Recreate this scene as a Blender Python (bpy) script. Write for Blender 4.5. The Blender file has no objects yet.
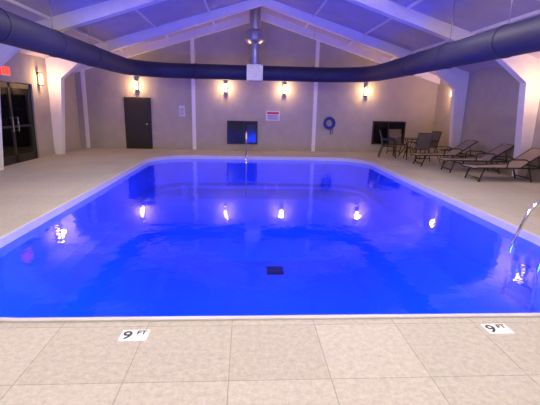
import bpy, bmesh, math, random
from mathutils import Vector, Matrix
random.seed(3)
S=bpy.context.scene
S.view_settings.view_transform='Standard'

# ---------------- materials ----------------
def srgb(r,g,b):
    f=lambda c:(c/255/12.92) if c/255<=0.04045 else ((c/255+0.055)/1.055)**2.4
    return (f(r),f(g),f(b),1)
def mat(name,col,rough=0.6,metal=0.0,var=0.06,scale=8,bump=0.0,emit=None,es=0,bscale=None,spec=0.5):
    m=bpy.data.materials.new(name); m.use_nodes=True
    nt=m.node_tree; b=nt.nodes['Principled BSDF']
    b.inputs['Roughness'].default_value=rough; b.inputs['Metallic'].default_value=metal
    b.inputs['Specular IOR Level'].default_value=spec
    tc=nt.nodes.new('ShaderNodeTexCoord')
    n=nt.nodes.new('ShaderNodeTexNoise'); n.inputs['Scale'].default_value=scale; n.inputs['Detail'].default_value=5
    nt.links.new(tc.outputs['Object'],n.inputs['Vector'])
    r=nt.nodes.new('ShaderNodeValToRGB')
    r.color_ramp.elements[0].position=0.3; r.color_ramp.elements[1].position=0.7
    r.color_ramp.elements[0].color=(col[0]*(1-var*2),col[1]*(1-var*2),col[2]*(1-var*2),1)
    r.color_ramp.elements[1].color=(min(1,col[0]*(1+var)),min(1,col[1]*(1+var)),min(1,col[2]*(1+var)),1)
    nt.links.new(n.outputs['Fac'],r.inputs['Fac']); nt.links.new(r.outputs['Color'],b.inputs['Base Color'])
    if bump:
        n2=nt.nodes.new('ShaderNodeTexNoise'); n2.inputs['Scale'].default_value=bscale or scale*4; n2.inputs['Detail'].default_value=6
        nt.links.new(tc.outputs['Object'],n2.inputs['Vector'])
        bp=nt.nodes.new('ShaderNodeBump'); bp.inputs['Strength'].default_value=bump; bp.inputs['Distance'].default_value=0.01
        nt.links.new(n2.outputs['Fac'],bp.inputs['Height']); nt.links.new(bp.outputs['Normal'],b.inputs['Normal'])
    if emit:
        b.inputs['Emission Color'].default_value=emit; b.inputs['Emission Strength'].default_value=es
    return m
M={}
M['wall']=mat('wall_stucco',srgb(182,173,160),0.85,var=0.04,scale=3,bump=0.5,bscale=60)
M['white']=mat('white_paint',srgb(242,238,234),0.5,var=0.02)
M['ceil']=mat('ceiling_panel',srgb(198,188,198),0.8,var=0.05,scale=2,bump=0.2)
M['duct']=mat('duct_fabric',srgb(42,40,70),0.6,var=0.06,scale=4)
M['galv']=mat('galvanised_steel',srgb(190,190,195),0.35,0.9,var=0.06,scale=12)
M['dark']=mat('dark_door_paint',srgb(42,36,36),0.5,var=0.08)
M['black']=mat('black_plastic',srgb(18,18,20),0.5)
M['glass']=mat('dark_glass',srgb(16,18,22),0.12,var=0.1)
M['frame']=mat('dark_metal_frame',srgb(48,42,40),0.45,0.3)
M['sling']=mat('sling_mesh',srgb(158,144,134),0.8,var=0.08,scale=60)
M['slingd']=mat('sling_mesh_dark',srgb(110,98,92),0.8,var=0.08,scale=60)
M['chrome']=mat('polished_steel',srgb(225,225,230),0.12,1.0,var=0.01)
M['lamp']=mat('lamp_glow',srgb(255,214,150),0.5,emit=(1,0.62,0.28,1),es=11)
M['bronze']=mat('lamp_bronze',srgb(70,55,45),0.4,0.5)
M['exit']=mat('exit_red',srgb(190,30,25),0.5,emit=(1,0.05,0.03,1),es=1.2)
M['signw']=mat('sign_white',srgb(225,225,225),0.4,var=0.01)
M['signr']=mat('sign_red',srgb(190,50,50),0.4,var=0.01)
M['signb']=mat('sign_blue',srgb(60,80,150),0.4,var=0.01)
M['tile']=mat('marker_tile',srgb(235,235,232),0.3,var=0.01)
M['ring']=mat('ring_blue',srgb(25,60,150),0.5)
M['basin']=mat('pool_plaster',srgb(165,192,235),0.7,var=0.04,scale=1.5)
M['grate']=mat('drain_grate',srgb(8,8,12),0.5)
M['grate2']=mat('drain_bars',srgb(60,60,80),0.5)
M['led']=mat('pool_light_lens',srgb(90,90,255),0.3,emit=(0.03,0.08,1,1),es=10)
M['fix']=mat('diffuser',srgb(240,235,225),0.5,emit=(1,0.9,0.8,1),es=2)
M['vend']=mat('vending_display',srgb(200,215,215),0.4,var=0.2,scale=9,emit=(.8,.97,1,1),es=1.6)
def paneglass():
    m=bpy.data.materials.new('clear_pane'); m.use_nodes=True; nt=m.node_tree
    out=[n for n in nt.nodes if n.type=='OUTPUT_MATERIAL'][0]
    nt.nodes.remove(nt.nodes['Principled BSDF'])
    tr=nt.nodes.new('ShaderNodeBsdfTransparent'); tr.inputs['Color'].default_value=(.85,.9,.9,1)
    gl=nt.nodes.new('ShaderNodeBsdfGlossy'); gl.inputs['Roughness'].default_value=.03
    fr=nt.nodes.new('ShaderNodeFresnel'); fr.inputs['IOR'].default_value=1.4
    mx=nt.nodes.new('ShaderNodeMixShader')
    nt.links.new(fr.outputs[0],mx.inputs[0]); nt.links.new(tr.outputs[0],mx.inputs[1]); nt.links.new(gl.outputs[0],mx.inputs[2]); nt.links.new(mx.outputs[0],out.inputs['Surface'])
    return m
M['pane']=paneglass()

def deckmat():
    m=bpy.data.materials.new('deck_stone_tile'); m.use_nodes=True; nt=m.node_tree; b=nt.nodes['Principled BSDF']
    b.inputs['Roughness'].default_value=0.6; b.inputs['Specular IOR Level'].default_value=0.3
    tc=nt.nodes.new('ShaderNodeTexCoord')
    mp=nt.nodes.new('ShaderNodeMapping'); mp.inputs['Location'].default_value=(0.10,0.44,0)
    nt.links.new(tc.outputs['Object'],mp.inputs['Vector'])
    br=nt.nodes.new('ShaderNodeTexBrick'); br.offset=0.0; br.offset_frequency=2
    br.inputs['Scale'].default_value=1; br.inputs['Brick Width'].default_value=0.68; br.inputs['Row Height'].default_value=0.68
    br.inputs['Mortar Size'].default_value=0.004; br.inputs['Mortar Smooth'].default_value=0.3
    br.inputs['Color1'].default_value=srgb(200,193,177); br.inputs['Color2'].default_value=srgb(189,182,166); br.inputs['Mortar'].default_value=srgb(162,154,139)
    nt.links.new(mp.outputs[0],br.inputs['Vector'])
    n=nt.nodes.new('ShaderNodeTexNoise'); n.inputs['Scale'].default_value=22; n.inputs['Detail'].default_value=10; n.inputs['Roughness'].default_value=0.8
    nt.links.new(tc.outputs['Object'],n.inputs['Vector'])
    r=nt.nodes.new('ShaderNodeValToRGB'); r.color_ramp.elements[0].position=0.35; r.color_ramp.elements[1].position=0.68
    r.color_ramp.elements[0].color=(0.70,0.69,0.67,1); r.color_ramp.elements[1].color=(1.1,1.1,1.08,1)
    nt.links.new(n.outputs['Fac'],r.inputs['Fac'])
    mx=nt.nodes.new('ShaderNodeMix'); mx.data_type='RGBA'; mx.blend_type='MULTIPLY'; mx.inputs['Factor'].default_value=0.9
    nt.links.new(br.outputs['Color'],mx.inputs['A']); nt.links.new(r.outputs['Color'],mx.inputs['B'])
    nt.links.new(mx.outputs['Result'],b.inputs['Base Color'])
    bp=nt.nodes.new('ShaderNodeBump'); bp.inputs['Strength'].default_value=0.7; bp.inputs['Distance'].default_value=0.01
    nt.links.new(n.outputs['Fac'],bp.inputs['Height']); nt.links.new(bp.outputs['Normal'],b.inputs['Normal'])
    return m
M['deck']=deckmat()

def watermat():
    m=bpy.data.materials.new('pool_water'); m.use_nodes=True; nt=m.node_tree
    for n in list(nt.nodes):
        if n.type!='OUTPUT_MATERIAL': nt.nodes.remove(n)
    out=[n for n in nt.nodes if n.type=='OUTPUT_MATERIAL'][0]
    tr=nt.nodes.new('ShaderNodeBsdfTransparent'); tr.inputs['Color'].default_value=(0.12,0.33,1,1)
    gl=nt.nodes.new('ShaderNodeBsdfGlossy'); gl.inputs['Roughness'].default_value=0.02; gl.inputs['Color'].default_value=(1,1,1,1)
    fr=nt.nodes.new('ShaderNodeFresnel'); fr.inputs['IOR'].default_value=1.38
    mx=nt.nodes.new('ShaderNodeMixShader')
    tc=nt.nodes.new('ShaderNodeTexCoord')
    n1=nt.nodes.new('ShaderNodeTexNoise'); n1.inputs['Scale'].default_value=2.4; n1.inputs['Detail'].default_value=3
    nt.links.new(tc.outputs['Object'],n1.inputs['Vector'])
    bp=nt.nodes.new('ShaderNodeBump'); bp.inputs['Strength'].default_value=0.34; bp.inputs['Distance'].default_value=0.02
    nt.links.new(n1.outputs['Fac'],bp.inputs['Height'])
    nt.links.new(bp.outputs[0],gl.inputs['Normal']); nt.links.new(bp.outputs[0],fr.inputs['Normal'])
    nt.links.new(fr.outputs[0],mx.inputs[0]); nt.links.new(tr.outputs[0],mx.inputs[1]); nt.links.new(gl.outputs[0],mx.inputs[2])
    nt.links.new(mx.outputs[0],out.inputs['Surface'])
    return m
M['water']=watermat()

# ---------------- builder ----------------
class B:
    def __init__(s,name): s.name=name; s.bm=bmesh.new(); s.mats=[]
    def mi(s,k):
        if k not in s.mats: s.mats.append(k)
        return s.mats.index(k)
    def box(s,x0,x1,y0,y1,z0,z1,k,mtx=None):
        i=s.mi(k); v=[Vector(p) for p in [(x0,y0,z0),(x1,y0,z0),(x1,y1,z0),(x0,y1,z0),(x0,y0,z1),(x1,y0,z1),(x1,y1,z1),(x0,y1,z1)]]
        if mtx: v=[mtx@p for p in v]
        v=[s.bm.verts.new(p) for p in v]
        for q in [(0,3,2,1),(4,5,6,7),(0,1,5,4),(1,2,6,5),(2,3,7,6),(3,0,4,7)]:
            f=s.bm.faces.new([v[a] for a in q]); f.material_index=i
    def prism(s,prof,axis,a0,a1,k):
        i=s.mi(k)
        def P(p,a): return {'y':(p[0],a,p[1]),'x':(a,p[0],p[1]),'z':(p[0],p[1],a)}[axis]
        A=[s.bm.verts.new(P(p,a0)) for p in prof]; C=[s.bm.verts.new(P(p,a1)) for p in prof]
        n=len(prof)
        for f in (s.bm.faces.new(A),s.bm.faces.new(C[::-1])): f.material_index=i
        for j in range(n):
            f=s.bm.faces.new([A[j],A[(j+1)%n],C[(j+1)%n],C[j]]); f.material_index=i
    def tube(s,pts,r,k,n=8,closed=False,rs=None):
        i=s.mi(k); pts=[Vector(p) for p in pts]; N=len(pts); rings=[]
        up=None
        for j in range(N):
            if closed: t=(pts[(j+1)%N]-pts[j-1]).normalized()
            else: t=(pts[min(j+1,N-1)]-pts[max(j-1,0)]).normalized()
            if up is None:
                a=Vector((0,0,1)) if abs(t.z)<0.9 else Vector((1,0,0))
                up=(a-t*a.dot(t)).normalized()
            else: up=(up-t*up.dot(t)).normalized()
            sd=t.cross(up); rr=rs[j] if rs else r
            rings.append([s.bm.verts.new(pts[j]+(up*math.cos(2*math.pi*q/n)+sd*math.sin(2*math.pi*q/n))*rr) for q in range(n)])
        for j in range(N if closed else N-1):
            a=rings[j]; b=rings[(j+1)%N]
            for q in range(n):
                f=s.bm.faces.new([a[q],a[(q+1)%n],b[(q+1)%n],b[q]]); f.material_index=i; f.smooth=True
        if not closed:
            for rg in (rings[0][::-1],rings[-1]):
                f=s.bm.faces.new(rg); f.material_index=i
    def done(s,loc=(0,0,0),rot=0,bevel=0,parent=None):
        bmesh.ops.recalc_face_normals(s.bm,faces=s.bm.faces)
        me=bpy.data.meshes.new(s.name); s.bm.to_mesh(me); s.bm.free()
        for k in s.mats: me.materials.append(M[k])
        o=bpy.data.objects.new(s.name,me); S.collection.objects.link(o)
        o.location=loc; o.rotation_euler=(0,0,rot)
        if bevel:
            b=o.modifiers.new('bevel','BEVEL'); b.width=bevel; b.segments=2; b.limit_method='ANGLE'
        if parent: o.parent=parent
        return o
def dup(o,loc,rot):
    c=o.copy(); S.collection.objects.link(c); c.location=loc; c.rotation_euler=(0,0,rot); return c

# ---------------- dimensions ----------------
XL,XR=-6.5,7.7; XC=0.5; YB=16.3; YF=-4.5; ZE=3.1; ZR=5.2
PX0,PX1,PY0,PY1=-3.15,4.2,3.08,14.2
WZ=-0.10
E=YB-.002
def roofz(x): return ZR-(ZR-ZE)*abs(x-XC)/7.0
def rrect(x0,x1,y0,y1,r,n=10):
    P=[]
    for cx,cy,a0 in ((x1-r,y1-r,0),(x0+r,y1-r,90),(x0+r,y0+r,180),(x1-r,y0+r,270)):
        for i in range(n+1):
            a=math.radians(a0+90*i/n); P.append((cx+r*math.cos(a),cy+r*math.sin(a)))
    return P
def curvefill(name,splines,ext,z,mk):
    cu=bpy.data.curves.new(name,'CURVE'); cu.dimensions='2D'; cu.fill_mode='BOTH'; cu.extrude=ext
    for P in splines:
        sp=cu.splines.new('POLY'); sp.points.add(len(P)-1)
        for i,p in enumerate(P): sp.points[i].co=(p[0],p[1],0,1)
        sp.use_cyclic_u=True
    o=bpy.data.objects.new(name+'_c',cu); S.collection.objects.link(o)
    dg=bpy.context.evaluated_depsgraph_get(); me=bpy.data.meshes.new_from_object(o.evaluated_get(dg))
    bpy.data.objects.remove(o)
    me.name=name; ob=bpy.data.objects.new(name,me); S.collection.objects.link(ob)
    for v in me.vertices: v.co.z+=z
    me.materials.clear(); me.materials.append(M[mk]); return ob
R=1.3
pool=rrect(PX0,PX1,PY0,PY1,R)
lip=rrect(PX0-0.04,PX1+0.04,PY0-0.04,PY1+0.04,R+0.04)
curvefill('floor',[[(-9.2,YF-.2),(XR+.2,YF-.2),(XR+.2,YB+.2),(-9.2,YB+.2)],lip],0.05,-0.05,'deck')
M['cap']=mat('coping_white_edge',srgb(200,196,194),0.4,var=0.02)
curvefill('pool_coping',[lip,rrect(PX0+.01,PX1-.01,PY0+.01,PY1-.01,R-.01)],0.06,-0.045,'cap')
def D(y):
    if y<11: return 2.6
    if y<12.8: return 2.6-(y-11)/1.8*1.4
    return 1.2
b=B('pool_basin'); i=b.mi('basin'); rings=[]
cx,cy=(PX0+PX1)/2,(PY0+PY1)/2
# wall, safety ledge, then hopper slope
lv=[(0,'z',-0.05),(0,'z',-0.5),(0,'z',-0.95),(0.06,'z',-1.0)]+[(s,'d',None) for s in (0.065,0.1,0.18,0.26,0.34,0.45,0.6,0.75,0.9,0.97)]
dense=[]
for k in range(len(pool)):
    a=Vector(pool[k]); c=Vector(pool[(k+1)%len(pool)]); n=max(1,int((c-a).length/0.5))
    for t in range(n): dense.append(a.lerp(c,t/n))
for s_,t,z in lv:
    rg=[]
    for p in dense:
        x=cx+(p.x-cx)*(1-s_); y=cy+(p.y-cy)*(1-s_)
        if t=='z': zz=z
        else:
            q=min(1,(s_+.05)/0.39); q=q*q*(3-2*q); zz=-(1.05+(D(y)-1.05)*q)
        rg.append(b.bm.verts.new((x,y,zz)))
    rings.append(rg)
for a,c in zip(rings,rings[1:]):
    for q in range(len(dense)):
        f=b.bm.faces.new([a[q],a[(q+1)%len(dense)],c[(q+1)%len(dense)],c[q]]); f.smooth=False
cv=b.bm.verts.new((cx,cy,-D(cy)))
for q in range(len(dense)): b.bm.faces.new([rings[-1][q],rings[-1][(q+1)%len(dense)],cv])
for k in range(4,len(lv)-1):
    pass
b.done()
curvefill('pool_water',[pool],0,WZ,'water')

def wall(name,prof,axis,a0,a1): b=B(name); b.prism(prof,axis,a0,a1,'wall'); return b.done()
gable=[(XL-.2,-.1),(XR+.2,-.1),(XR+.2,ZE-.05),(XC,ZR+.05),(XL-.2,ZE)]
wall('wall_back',gable,'y',YB,YB+.2); wall('wall_front',gable,'y',YF-.2,YF)
DY0,DY1=10.75,13.05
b=B('wall_left'); b.box(XL-.2,XL,YF,DY0,-.1,ZE,'wall'); b.box(XL-.2,XL,DY1,YB,-.1,ZE,'wall'); b.box(XL-.2,XL,DY0,DY1,2.25,ZE,'wall'); b.done()
b=B('wall_right'); b.box(XR,XR+.2,YF,YB,-.1,ZE,'wall'); b.done()
b=B('wall_lobby'); b.box(-9.2,-9.0,10,14.6,0,2.6,'wall'); b.box(-9.0,XL-.2,14.5,14.6,0,2.6,'wall'); b.box(-9.0,XL-.2,10,10.1,0,2.6,'wall'); b.done()
b=B('ceiling_lobby'); b.box(-9.2,XL-.2,10,14.6,2.6,2.7,'ceil'); b.done()
b=B('vending_machine')
b.box(-8.15,-7.05,13.42,14.22,.04,1.88,'black'); b.box(-8.08,-7.35,13.4,13.43,.45,1.78,'vend'); b.box(-7.3,-7.1,13.4,13.43,.9,1.5,'frame'); b.box(-7.95,-7.55,13.4,13.43,.18,.34,'frame')
for r in range(5): b.box(-8.08,-7.35,13.375,13.4,.66+.24*r,.69+.24*r,'frame')
for r in range(5):
    for c in range(6):
        k=('signr','signb','dark','sling','ring','galv')[(c*3+r*5)%6]; b.box(-8.04+.115*c,-7.98+.115*c,13.38,13.4,.69+.24*r,.82+.24*r,k)
for x in (-8.1,-7.15):
    for y in (13.5,14.1): b.box(x,x+.06,y,y+.06,0,.05,'black')
b.done((.2,0,0))
b=B('ceiling')
b.prism([(XL-.2,roofz(XL-.2)),(XC,ZR),(XR+.2,roofz(XR+.2)),(XR+.2,roofz(XR+.2)+.2),(XC,ZR+.2),(XL-.2,roofz(XL-.2)+.2)],'y',YF-.2,YB+.2,'ceil'); b.done()
n=0
for x in (-4.6,-2.9,-1.2,2.2,3.9,5.6):
    n+=1; b=B('trim_%d'%n); z=roofz(x); b.box(x-.025,x+.025,YF,YB,z-.06,z-.002,'white'); b.done()
for x in (-6.2,-2.05,2.75):
    n+=1; b=B('trim_%d'%n); b.box(x-.07,x+.07,YB-.04,E,0,roofz(x)-.05,'white'); b.done()
for nm,a in (('back',(XL,XR,YB-.02,E)),('right',(XR-.02,XR,YF,YB))):
    b=B('baseboard_'+nm); b.box(*a,0,.1,'wall'); b.done()
b=B('baseboard_left'); b.box(XL,XL+.02,YF,DY0,0,.1,'wall'); b.box(XL,XL+.02,DY1,YB,0,.1,'wall'); b.done()
n+=1; b=B('trim_%d'%n)
b.prism([(XL,roofz(XL)-.28),(XC,ZR-.28),(XR,roofz(XR)-.28),(XR,roofz(XR)),(XC,ZR),(XL,roofz(XL))],'y',YB-.12,E,'white'); b.done()
def frame(y):
    b=B('portal_frame')
    for sgn,xw in ((1,XL),(-1,XR)):
        zk=roofz(xw)
        X=lambda d: xw+sgn*d
        prof=[(X(0),0),(X(.24),0),(X(.44),2.5),(X(1.2),roofz(X(1.2))-.34),(XC,ZR-.24),(XC,ZR),(X(0),zk)]
        if sgn<0: prof=prof[::-1]
        b.prism(prof,'y',y-.13,y+.13,'white')
    b.done()
for k in range(5): frame(14.2-3.65*k)

# ---------------- duct ----------------
DZ=2.91; DR=0.26; DL,DRt,DY=-3.95,4.4,15.1
path=[(DL,YF+.3),(DL,0),(DL,3),(DL,6),(DL,9),(DL,12.6)]
for i in range(1,8):
    a=math.radians(180-90*i/8); path.append((DL+1.7+1.7*math.cos(a),DY-1.7+1.7*math.sin(a)))
path+=[(DL+1.7,DY),(0.3,DY),(DRt-1.7,DY)]
for i in range(1,8):
    a=math.radians(90-90*i/8); path.append((DRt-1.7+1.7*math.cos(a),DY-1.7+1.7*math.sin(a)))
path+=[(DRt,12.6),(DRt,9),(DRt,6),(DRt,3),(DRt,0),(DRt,YF+.3)]
b=B('air_duct'); b.tube([(p[0],p[1],DZ) for p in path],DR,'duct',n=24)
for x in (DL,DRt):
    for y in range(-3,12,2):
        b.tube([(x,y-.03,DZ),(x,y+.03,DZ)],DR+.012,'duct',n=24)
        b.tube([(x,y,DZ+DR-.02),(x,y,roofz(x)-.02)],.008,'galv',n=6)
for x in (-1.8,2.4): 
    b.tube([(x,DY,DZ+DR-.02),(x,DY,roofz(x)-.02)],.008,'galv',n=6)
    b.tube([(x-.03,DY,DZ),(x+.03,DY,DZ)],DR+.012,'duct',n=24)
b.done()
b=B('vertical_supply_duct')
b.box(.3-.29,.3+.29,DY-.29,DY+.29,DZ-.28,DZ+.28,'galv'); 
b.tube([(.3,DY,DZ+.25),(.3,DY,4.1)],.2,'galv',n=20)
b.tube([(.3,DY,3.88),(.3,DY,4.0),(.3,DY,4.26),(.3,DY,4.36)],.3,'galv',n=24,rs=[.22,.38,.38,.24])
b.tube([(.3,DY,4.3),(.3,DY,ZR-.1)],.2,'galv',n=20)
b.tube([(.3,DY,3.5),(.3,DY,3.54)],.215,'galv',n=20)
b.done(bevel=.01)

# ---------------- sconces ----------------
def lightobj(name,typ,loc,energy,col,**k):
    l=bpy.data.lights.new(name,typ); l.energy=energy; l.color=col
    rot=k.pop('rot',None)
    for a,v in k.items(): setattr(l,a,v)
    o=bpy.data.objects.new(name,l); S.collection.objects.link(o); o.location=loc
    if rot: o.rotation_euler=rot
    return o
def sconce(x,y,z,rot):
    b=B('wall_sconce')
    b.box(-.06,.06,-.025,0,-.2,.2,'bronze')
    b.tube([(0,-.09,-.16),(0,-.09,.16)],.05,'lamp',n=14)
    b.tube([(0,-.09,-.19),(0,-.09,-.155)],.06,'bronze',n=14); b.tube([(0,-.09,.155),(0,-.09,.19)],.06,'bronze',n=14)
    b.box(-.015,.015,-.06,-.02,-.18,-.16,'bronze'); b.box(-.015,.015,-.06,-.02,.16,.18,'bronze')
    o=b.done((x,y,z),rot)
    l=lightobj('sconce_bulb','POINT',(0,-.26,.0),28,(1,.6,.28),shadow_soft_size=.05); l.parent=o
for x in (-4.2,-.8,1.5,4.75): sconce(x,YB-.003,2.42,0)
for y in (13.45,6.5,1): sconce(XL+.003,y,2.42,math.radians(90))
for y in (14.9,9.75,4.5): sconce(XR-.003,y,2.4,math.radians(-90))

# ---------------- back wall items ----------------
b=B('door_1'); x0,x1=-4.72,-3.7
b.box(x0,x1,YB-.05,E,0,1.98,'dark'); b.box(x0+.07,x1-.07,YB-.08,YB-.04,.02,1.92,'dark')
b.box(x1-.2,x1-.12,YB-.13,YB-.07,.95,1.0,'chrome'); b.box(x0+.1,x1-.1,YB-.085,YB-.075,.05,.3,'frame'); b.done(bevel=.006)
def win(name,x0,x1,z0,z1,mull):
    b=B(name); b.box(x0,x1,YB-.03,E,z0,z1,'glass'); t=.05
    for a in ((x0,x1,z0-t,z0),(x0,x1,z1,z1+t),(x0-t,x0,z0-t,z1+t),(x1,x1+t,z0-t,z1+t)): b.box(a[0],a[1],YB-.07,E,a[2],a[3],'frame')
    for m in mull: b.box(m-.02,m+.02,YB-.06,YB-.01,z0,z1,'frame')
    b.done()
win('window_1',-.7,.42,.3,1.12,[-.1]); win('window_2',5.2,6.45,.38,1.22,[5.8])
b=B('safety_sign'); b.box(.8,1.35,YB-.02,E,1.2,1.57,'signw'); b.box(.84,1.31,YB-.026,YB-.015,1.45,1.54,'signr')
for i in range(4): b.box(.86,1.3-.05*(i%2),YB-.026,YB-.015,1.25+.045*i,1.27+.045*i,'signb' if i%2 else 'signr')
b.done()
b=B('rules_sign'); b.box(-2.62,-2.4,YB-.02,E,1.3,1.7,'signw')
for i in range(6): b.box(-2.6,-2.43,YB-.026,YB-.015,1.35+.05*i,1.365+.05*i,'signb')
b.done()
b=B('life_ring'); b.tube([(3.35+.19*math.cos(a*math.pi/12),YB-.1,1.15+.19*math.sin(a*math.pi/12)) for a in range(24)],.06,'ring',n=10,closed=True)
b.tube([(3.35,YB-.01,1.36),(3.35,YB-.12,1.36),(3.35,YB-.16,1.4)],.012,'frame')
b.tube([(3.42,YB-.05,1.3),(3.5,YB-.05,1.0),(3.52,YB-.05,.75),(3.44,YB-.05,.7),(3.4,YB-.05,.95)],.015,'ring'); b.done()

# ---------------- left entrance ----------------
b=B('door_2'); y0,y1=DY0+.005,DY1-.005
x=XL-.1
b.box(x+.02,x+.03,y0+.1,y1-.1,.2,2.1,'pane')
ym=(y0+y1)/2
for (a,c,d,e) in ((y0,y0+.09,0,2.24),(y1-.09,y1,0,2.24),(ym-.05,ym+.05,0,2.24),(y0,y1,2.1,2.24),(y0,y1,0.002,.22),(y0,y1,1.0,1.06)):
    b.box(x-.005,x+.045,a,c,d,e,'frame')
for yy in (ym-.13,ym+.13):
    b.tube([(x+.12,yy,.9),(x+.12,yy,1.3)],.015,'chrome')
    for zz in (.92,1.28): b.tube([(x+.04,yy,zz),(x+.13,yy,zz)],.01,'chrome')
b.done()
b=B('exit_sign'); b.box(XL+.002,XL+.06,11.45,11.85,2.4,2.65,'signw'); b.box(XL+.055,XL+.07,11.47,11.83,2.42,2.63,'exit'); b.box(XL+.01,XL+.05,11.445,11.455,2.42,2.63,'exit'); b.done()

# ---------------- furniture ----------------
def chair():
    b=B('patio_chair')
    for x in (-.27,.27):
        b.tube([(x,-.27,0),(x,-.25,.62),(x,-.2,.65),(x,.2,.65),(x,.25,.62)],.016,'frame')
        b.tube([(x,.33,0),(x,.2,.42),(x,.26,.7),(x,.34,.98)],.016,'frame')
        b.tube([(x,-.26,.42),(x,.2,.42)],.016,'frame')
        b.box(x-.03,x+.03,-.24,.24,.655,.675,'frame')
    for p in ((-.26,.42),(.2,.42),(.34,.98),(.3,.12)): b.tube([(-.27,p[0],p[1]),(.27,p[0],p[1])],.014,'frame')
    b.prism([(-.26,.425),(0,.405),(.2,.415),(.2,.43),(0,.42),(-.26,.44)],'x',-.26,.26,'slingd')
    b.prism([(.2,.43),(.26,.7),(.335,.97),(.35,.97),(.275,.7),(.215,.43)],'x',-.26,.26,'slingd')
    return b.done()
ch=chair(); ch.location=(5.3,14.7,0); ch.rotation_euler=(0,0,math.radians(75))
dup(ch,(6.75,14.6,0),math.radians(-80)); dup(ch,(5.95,15.5,0),math.radians(5)); dup(ch,(6.05,13.75,0),math.radians(190))
b=B('patio_table'); N=28
b.tube([(0,0,.70),(0,0,.73)],.5,'frame',n=N); b.tube([(0,0,.71),(0,0,.735)],.46,'glass',n=N)
for a in range(4):
    q=math.radians(45+90*a); b.tube([(.38*math.cos(q),.38*math.sin(q),0),(.12*math.cos(q),.12*math.sin(q),.38),(.33*math.cos(q),.33*math.sin(q),.7)],.018,'frame')
b.tube([(.13*math.cos(a*math.pi/10),.13*math.sin(a*math.pi/10),.38) for a in range(20)],.012,'frame',closed=True)
b.done((6.03,14.6,0))
def chaise():
    b=B('chaise_lounge')
    for y in (-.31,.31):
        b.tube([(-.95,y,.34),(-.85,y,.36),(.45,y,.36),(.95,y,.36)],.02,'frame')
        b.tube([(-.8,y,0),(-.68,y,.35)],.02,'frame'); b.tube([(.62,y,0),(.5,y,.35)],.02,'frame')
        b.tube([(.3,y*.93,.37),(.65,y*.93,.62),(.95,y*.93,.82)],.018,'frame')
        b.tube([(.8,y*.9,.36),(.72,y*.9,.66)],.012,'frame')
        b.tube([(-.1,y,.36),(-.1,y*1.1,.55),(-.04,y*1.1,.58),(.35,y*1.1,.58),(.5,y,.52)],.016,'frame')
    for p in ((-.95,.34),(.95,.36),(.3,.36),(-.3,.345),(.95,.82),(-.8+.03,.09),(.6,.09)): b.tube([(p[0],-.3,p[1]),(p[0],.3,p[1])],.015,'frame')
    b.prism([(-.95,.35),(-.5,.335),(.3,.36),(.3,.375),(-.5,.35),(-.95,.365)],'y',-.29,.29,'sling')
    b.prism([(.3,.365),(.65,.60),(.95,.81),(.95,.83),(.65,.63),(.3,.385)],'y',-.27,.27,'sling')
    return b.done()
c=chaise(); c.location=(6.35,12.6,0)
dup(c,(6.7,11.35,0),math.radians(-4)); dup(c,(6.7,10.0,0),math.radians(1))
b=B('side_table'); b.tube([(0,0,.42),(0,0,.45)],.25,'frame',n=22)
for a in range(4):
    q=math.radians(45+90*a); b.tube([(.22*math.cos(q),.22*math.sin(q),0),(.15*math.cos(q),.15*math.sin(q),.43)],.012,'frame')
b.done((6.9,13.4,0))

# ---------------- pool hardware ----------------
def arc(cx,cz,r,a0,a1,n,f): return [f(cx+r*math.cos(math.radians(a0+(a1-a0)*i/n)),cz+r*math.sin(math.radians(a0+(a1-a0)*i/n))) for i in range(n+1)]
b=B('pool_ladder')
for y in (5.35,4.75):
    f=lambda u,z:(u,y,z)
    pts=[(4.75,y,-.02),(4.75,y,.2)]+arc(4.4,.2,.35,0,150,12,f)[1:]+[(3.92,y,-.1),(3.9,y,-.3),(3.9,y,-.93)]
    b.tube(pts,.024,'chrome',n=10)
    b.tube([(4.75,y,-.01),(4.75,y,.02)],.05,'chrome',n=12)
for z in (-.3,-.58,-.86): b.box(3.86,3.96,4.75,5.35,z-.02,z+.02,'chrome')
b.done()
b=B('grab_rail')
f=lambda u,z:(.02,u,z)
b.tube([(.02,14.75,-.02),(.02,14.75,.6)]+arc(14.5,.6,.25,0,90,6,f)[1:]+[(.02,14.2,.8),(.02,13.6,.45),(.02,13.1,.1),(.02,13.0,-1.15)],.024,'chrome',n=10)
b.tube([(.02,14.75,-.01),(.02,14.75,.02)],.05,'chrome',n=12); b.done()
b=B('main_drain')
b.box(-.22,.22,-.22,.22,0,.05,'grate')
for i in range(5): b.box(-.2,.2,-.185+.08*i,-.155+.08*i,.05,.065,'grate2')
b.done((.82,10.1,-2.6))
for x in (-1.9,.5,2.9):
    b=B('pool_light'); b.tube([(0,0,0),(0,.05,0)],.16,'chrome',n=20); b.tube([(0,.04,0),(0,.07,0)],.13,'led',n=20)
    o=b.done((x,PY0+.005,-.65))
    l=lightobj('pool_lamp','SPOT',(0,.12,0),800,(.012,.10,1),shadow_soft_size=.12,spot_size=math.radians(160),spot_blend=.8,rot=(math.radians(66),0,0)); l.parent=o

def marker(x,y,rot):
    b=B('depth_marker_tile'); b.box(-.105,.105,-.075,.075,-.02,.004,'tile'); o=b.done((x,y,0),rot)
    for t,s,px,py in (('9',.15,-.09,-.052),('FT',.07,.012,.01)):
        cu=bpy.data.curves.new('txt','FONT'); cu.body=t; cu.size=s; cu.extrude=.0008; cu.offset=.002
        q=bpy.data.objects.new('q',cu); S.collection.objects.link(q)
        me=bpy.data.meshes.new_from_object(q.evaluated_get(bpy.context.evaluated_depsgraph_get())); bpy.data.objects.remove(q)
        me.materials.clear(); me.materials.append(M['black'])
        k=bpy.data.objects.new('digit' if t=='9' else 'unit',me); S.collection.objects.link(k); k.parent=o; k.location=(px,py,.0055)
marker(-.85,2.83,0); marker(2.09,2.86,0)

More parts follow.
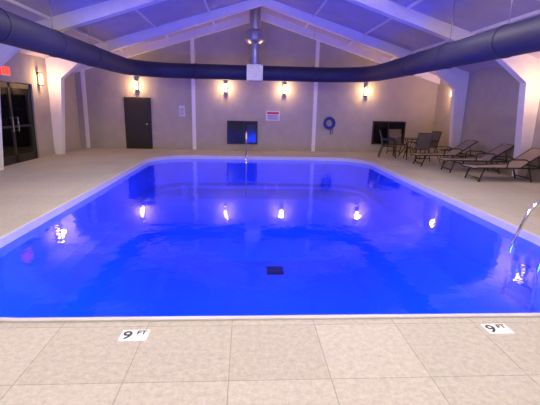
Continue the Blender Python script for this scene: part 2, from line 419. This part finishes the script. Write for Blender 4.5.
# ---------------- lights ----------------
for i,y in enumerate((-2.5,1.2,4.8,8.2)):
    for x in (-1.6,2.6):
        z=roofz(x)-.5
        b=B('added_ceiling_light'); b.box(-.15,.15,-.6,.6,.0,.08,'white'); b.box(-.13,.13,-.58,.58,-.02,.01,'fix')  # added fixture, kept out of view, brightens deck and walls from above
        b.tube([(0,-.4,.07),(0,-.4,.46)],.01,'galv'); b.tube([(0,.4,.07),(0,.4,.46)],.01,'galv')
        o=b.done((x,y,z))
        l=lightobj('fill_lamp_down','AREA',(0,0,-.04),68 if i<2 else 80,(1,.94,.82),shape='RECTANGLE',size=.26,size_y=1.1); l.parent=o
        l=lightobj('fill_lamp_up','AREA',(0,0,.1),75,(1,.88,.92),shape='RECTANGLE',size=.26,size_y=1.1,rot=(math.pi,0,0)); l.parent=o  # added upward fill to brighten and warm the ceiling
b=B('added_ceiling_light'); b.box(-.3,.3,-.3,.3,-.04,-.005,'fix'); b.box(-.33,.33,-.33,.33,-.02,-.002,'white'); o=b.done((-7.8,12.4,2.6))  # added panel, out of view, lights the lobby behind the glass
l=lightobj('lobby_fill_lamp','AREA',(0,0,-.06),45,(.95,1,.95),size=.6); l.parent=o
w=bpy.data.worlds.new('world'); S.world=w; w.use_nodes=True
w.node_tree.nodes['Background'].inputs[0].default_value=(.05,.05,.08,1)

# ---------------- camera ----------------
cam=bpy.data.cameras.new('camera'); co=bpy.data.objects.new('camera',cam); S.collection.objects.link(co); S.camera=co
cam.sensor_width=36; cam.lens=400/540*36
ya,pi_,ro=math.radians(3.64),math.radians(13.5),math.radians(1.3)
F=Vector((math.sin(ya)*math.cos(pi_),math.cos(ya)*math.cos(pi_),-math.sin(pi_)))
Rt=Vector((math.cos(ya),-math.sin(ya),0)); U=Rt.cross(F)
R2=Rt*math.cos(ro)+U*math.sin(ro); U2=U*math.cos(ro)-Rt*math.sin(ro)
co.matrix_world=Matrix((( R2.x,U2.x,-F.x,0),(R2.y,U2.y,-F.y,0),(R2.z,U2.z,-F.z,1.75),(0,0,0,1)))
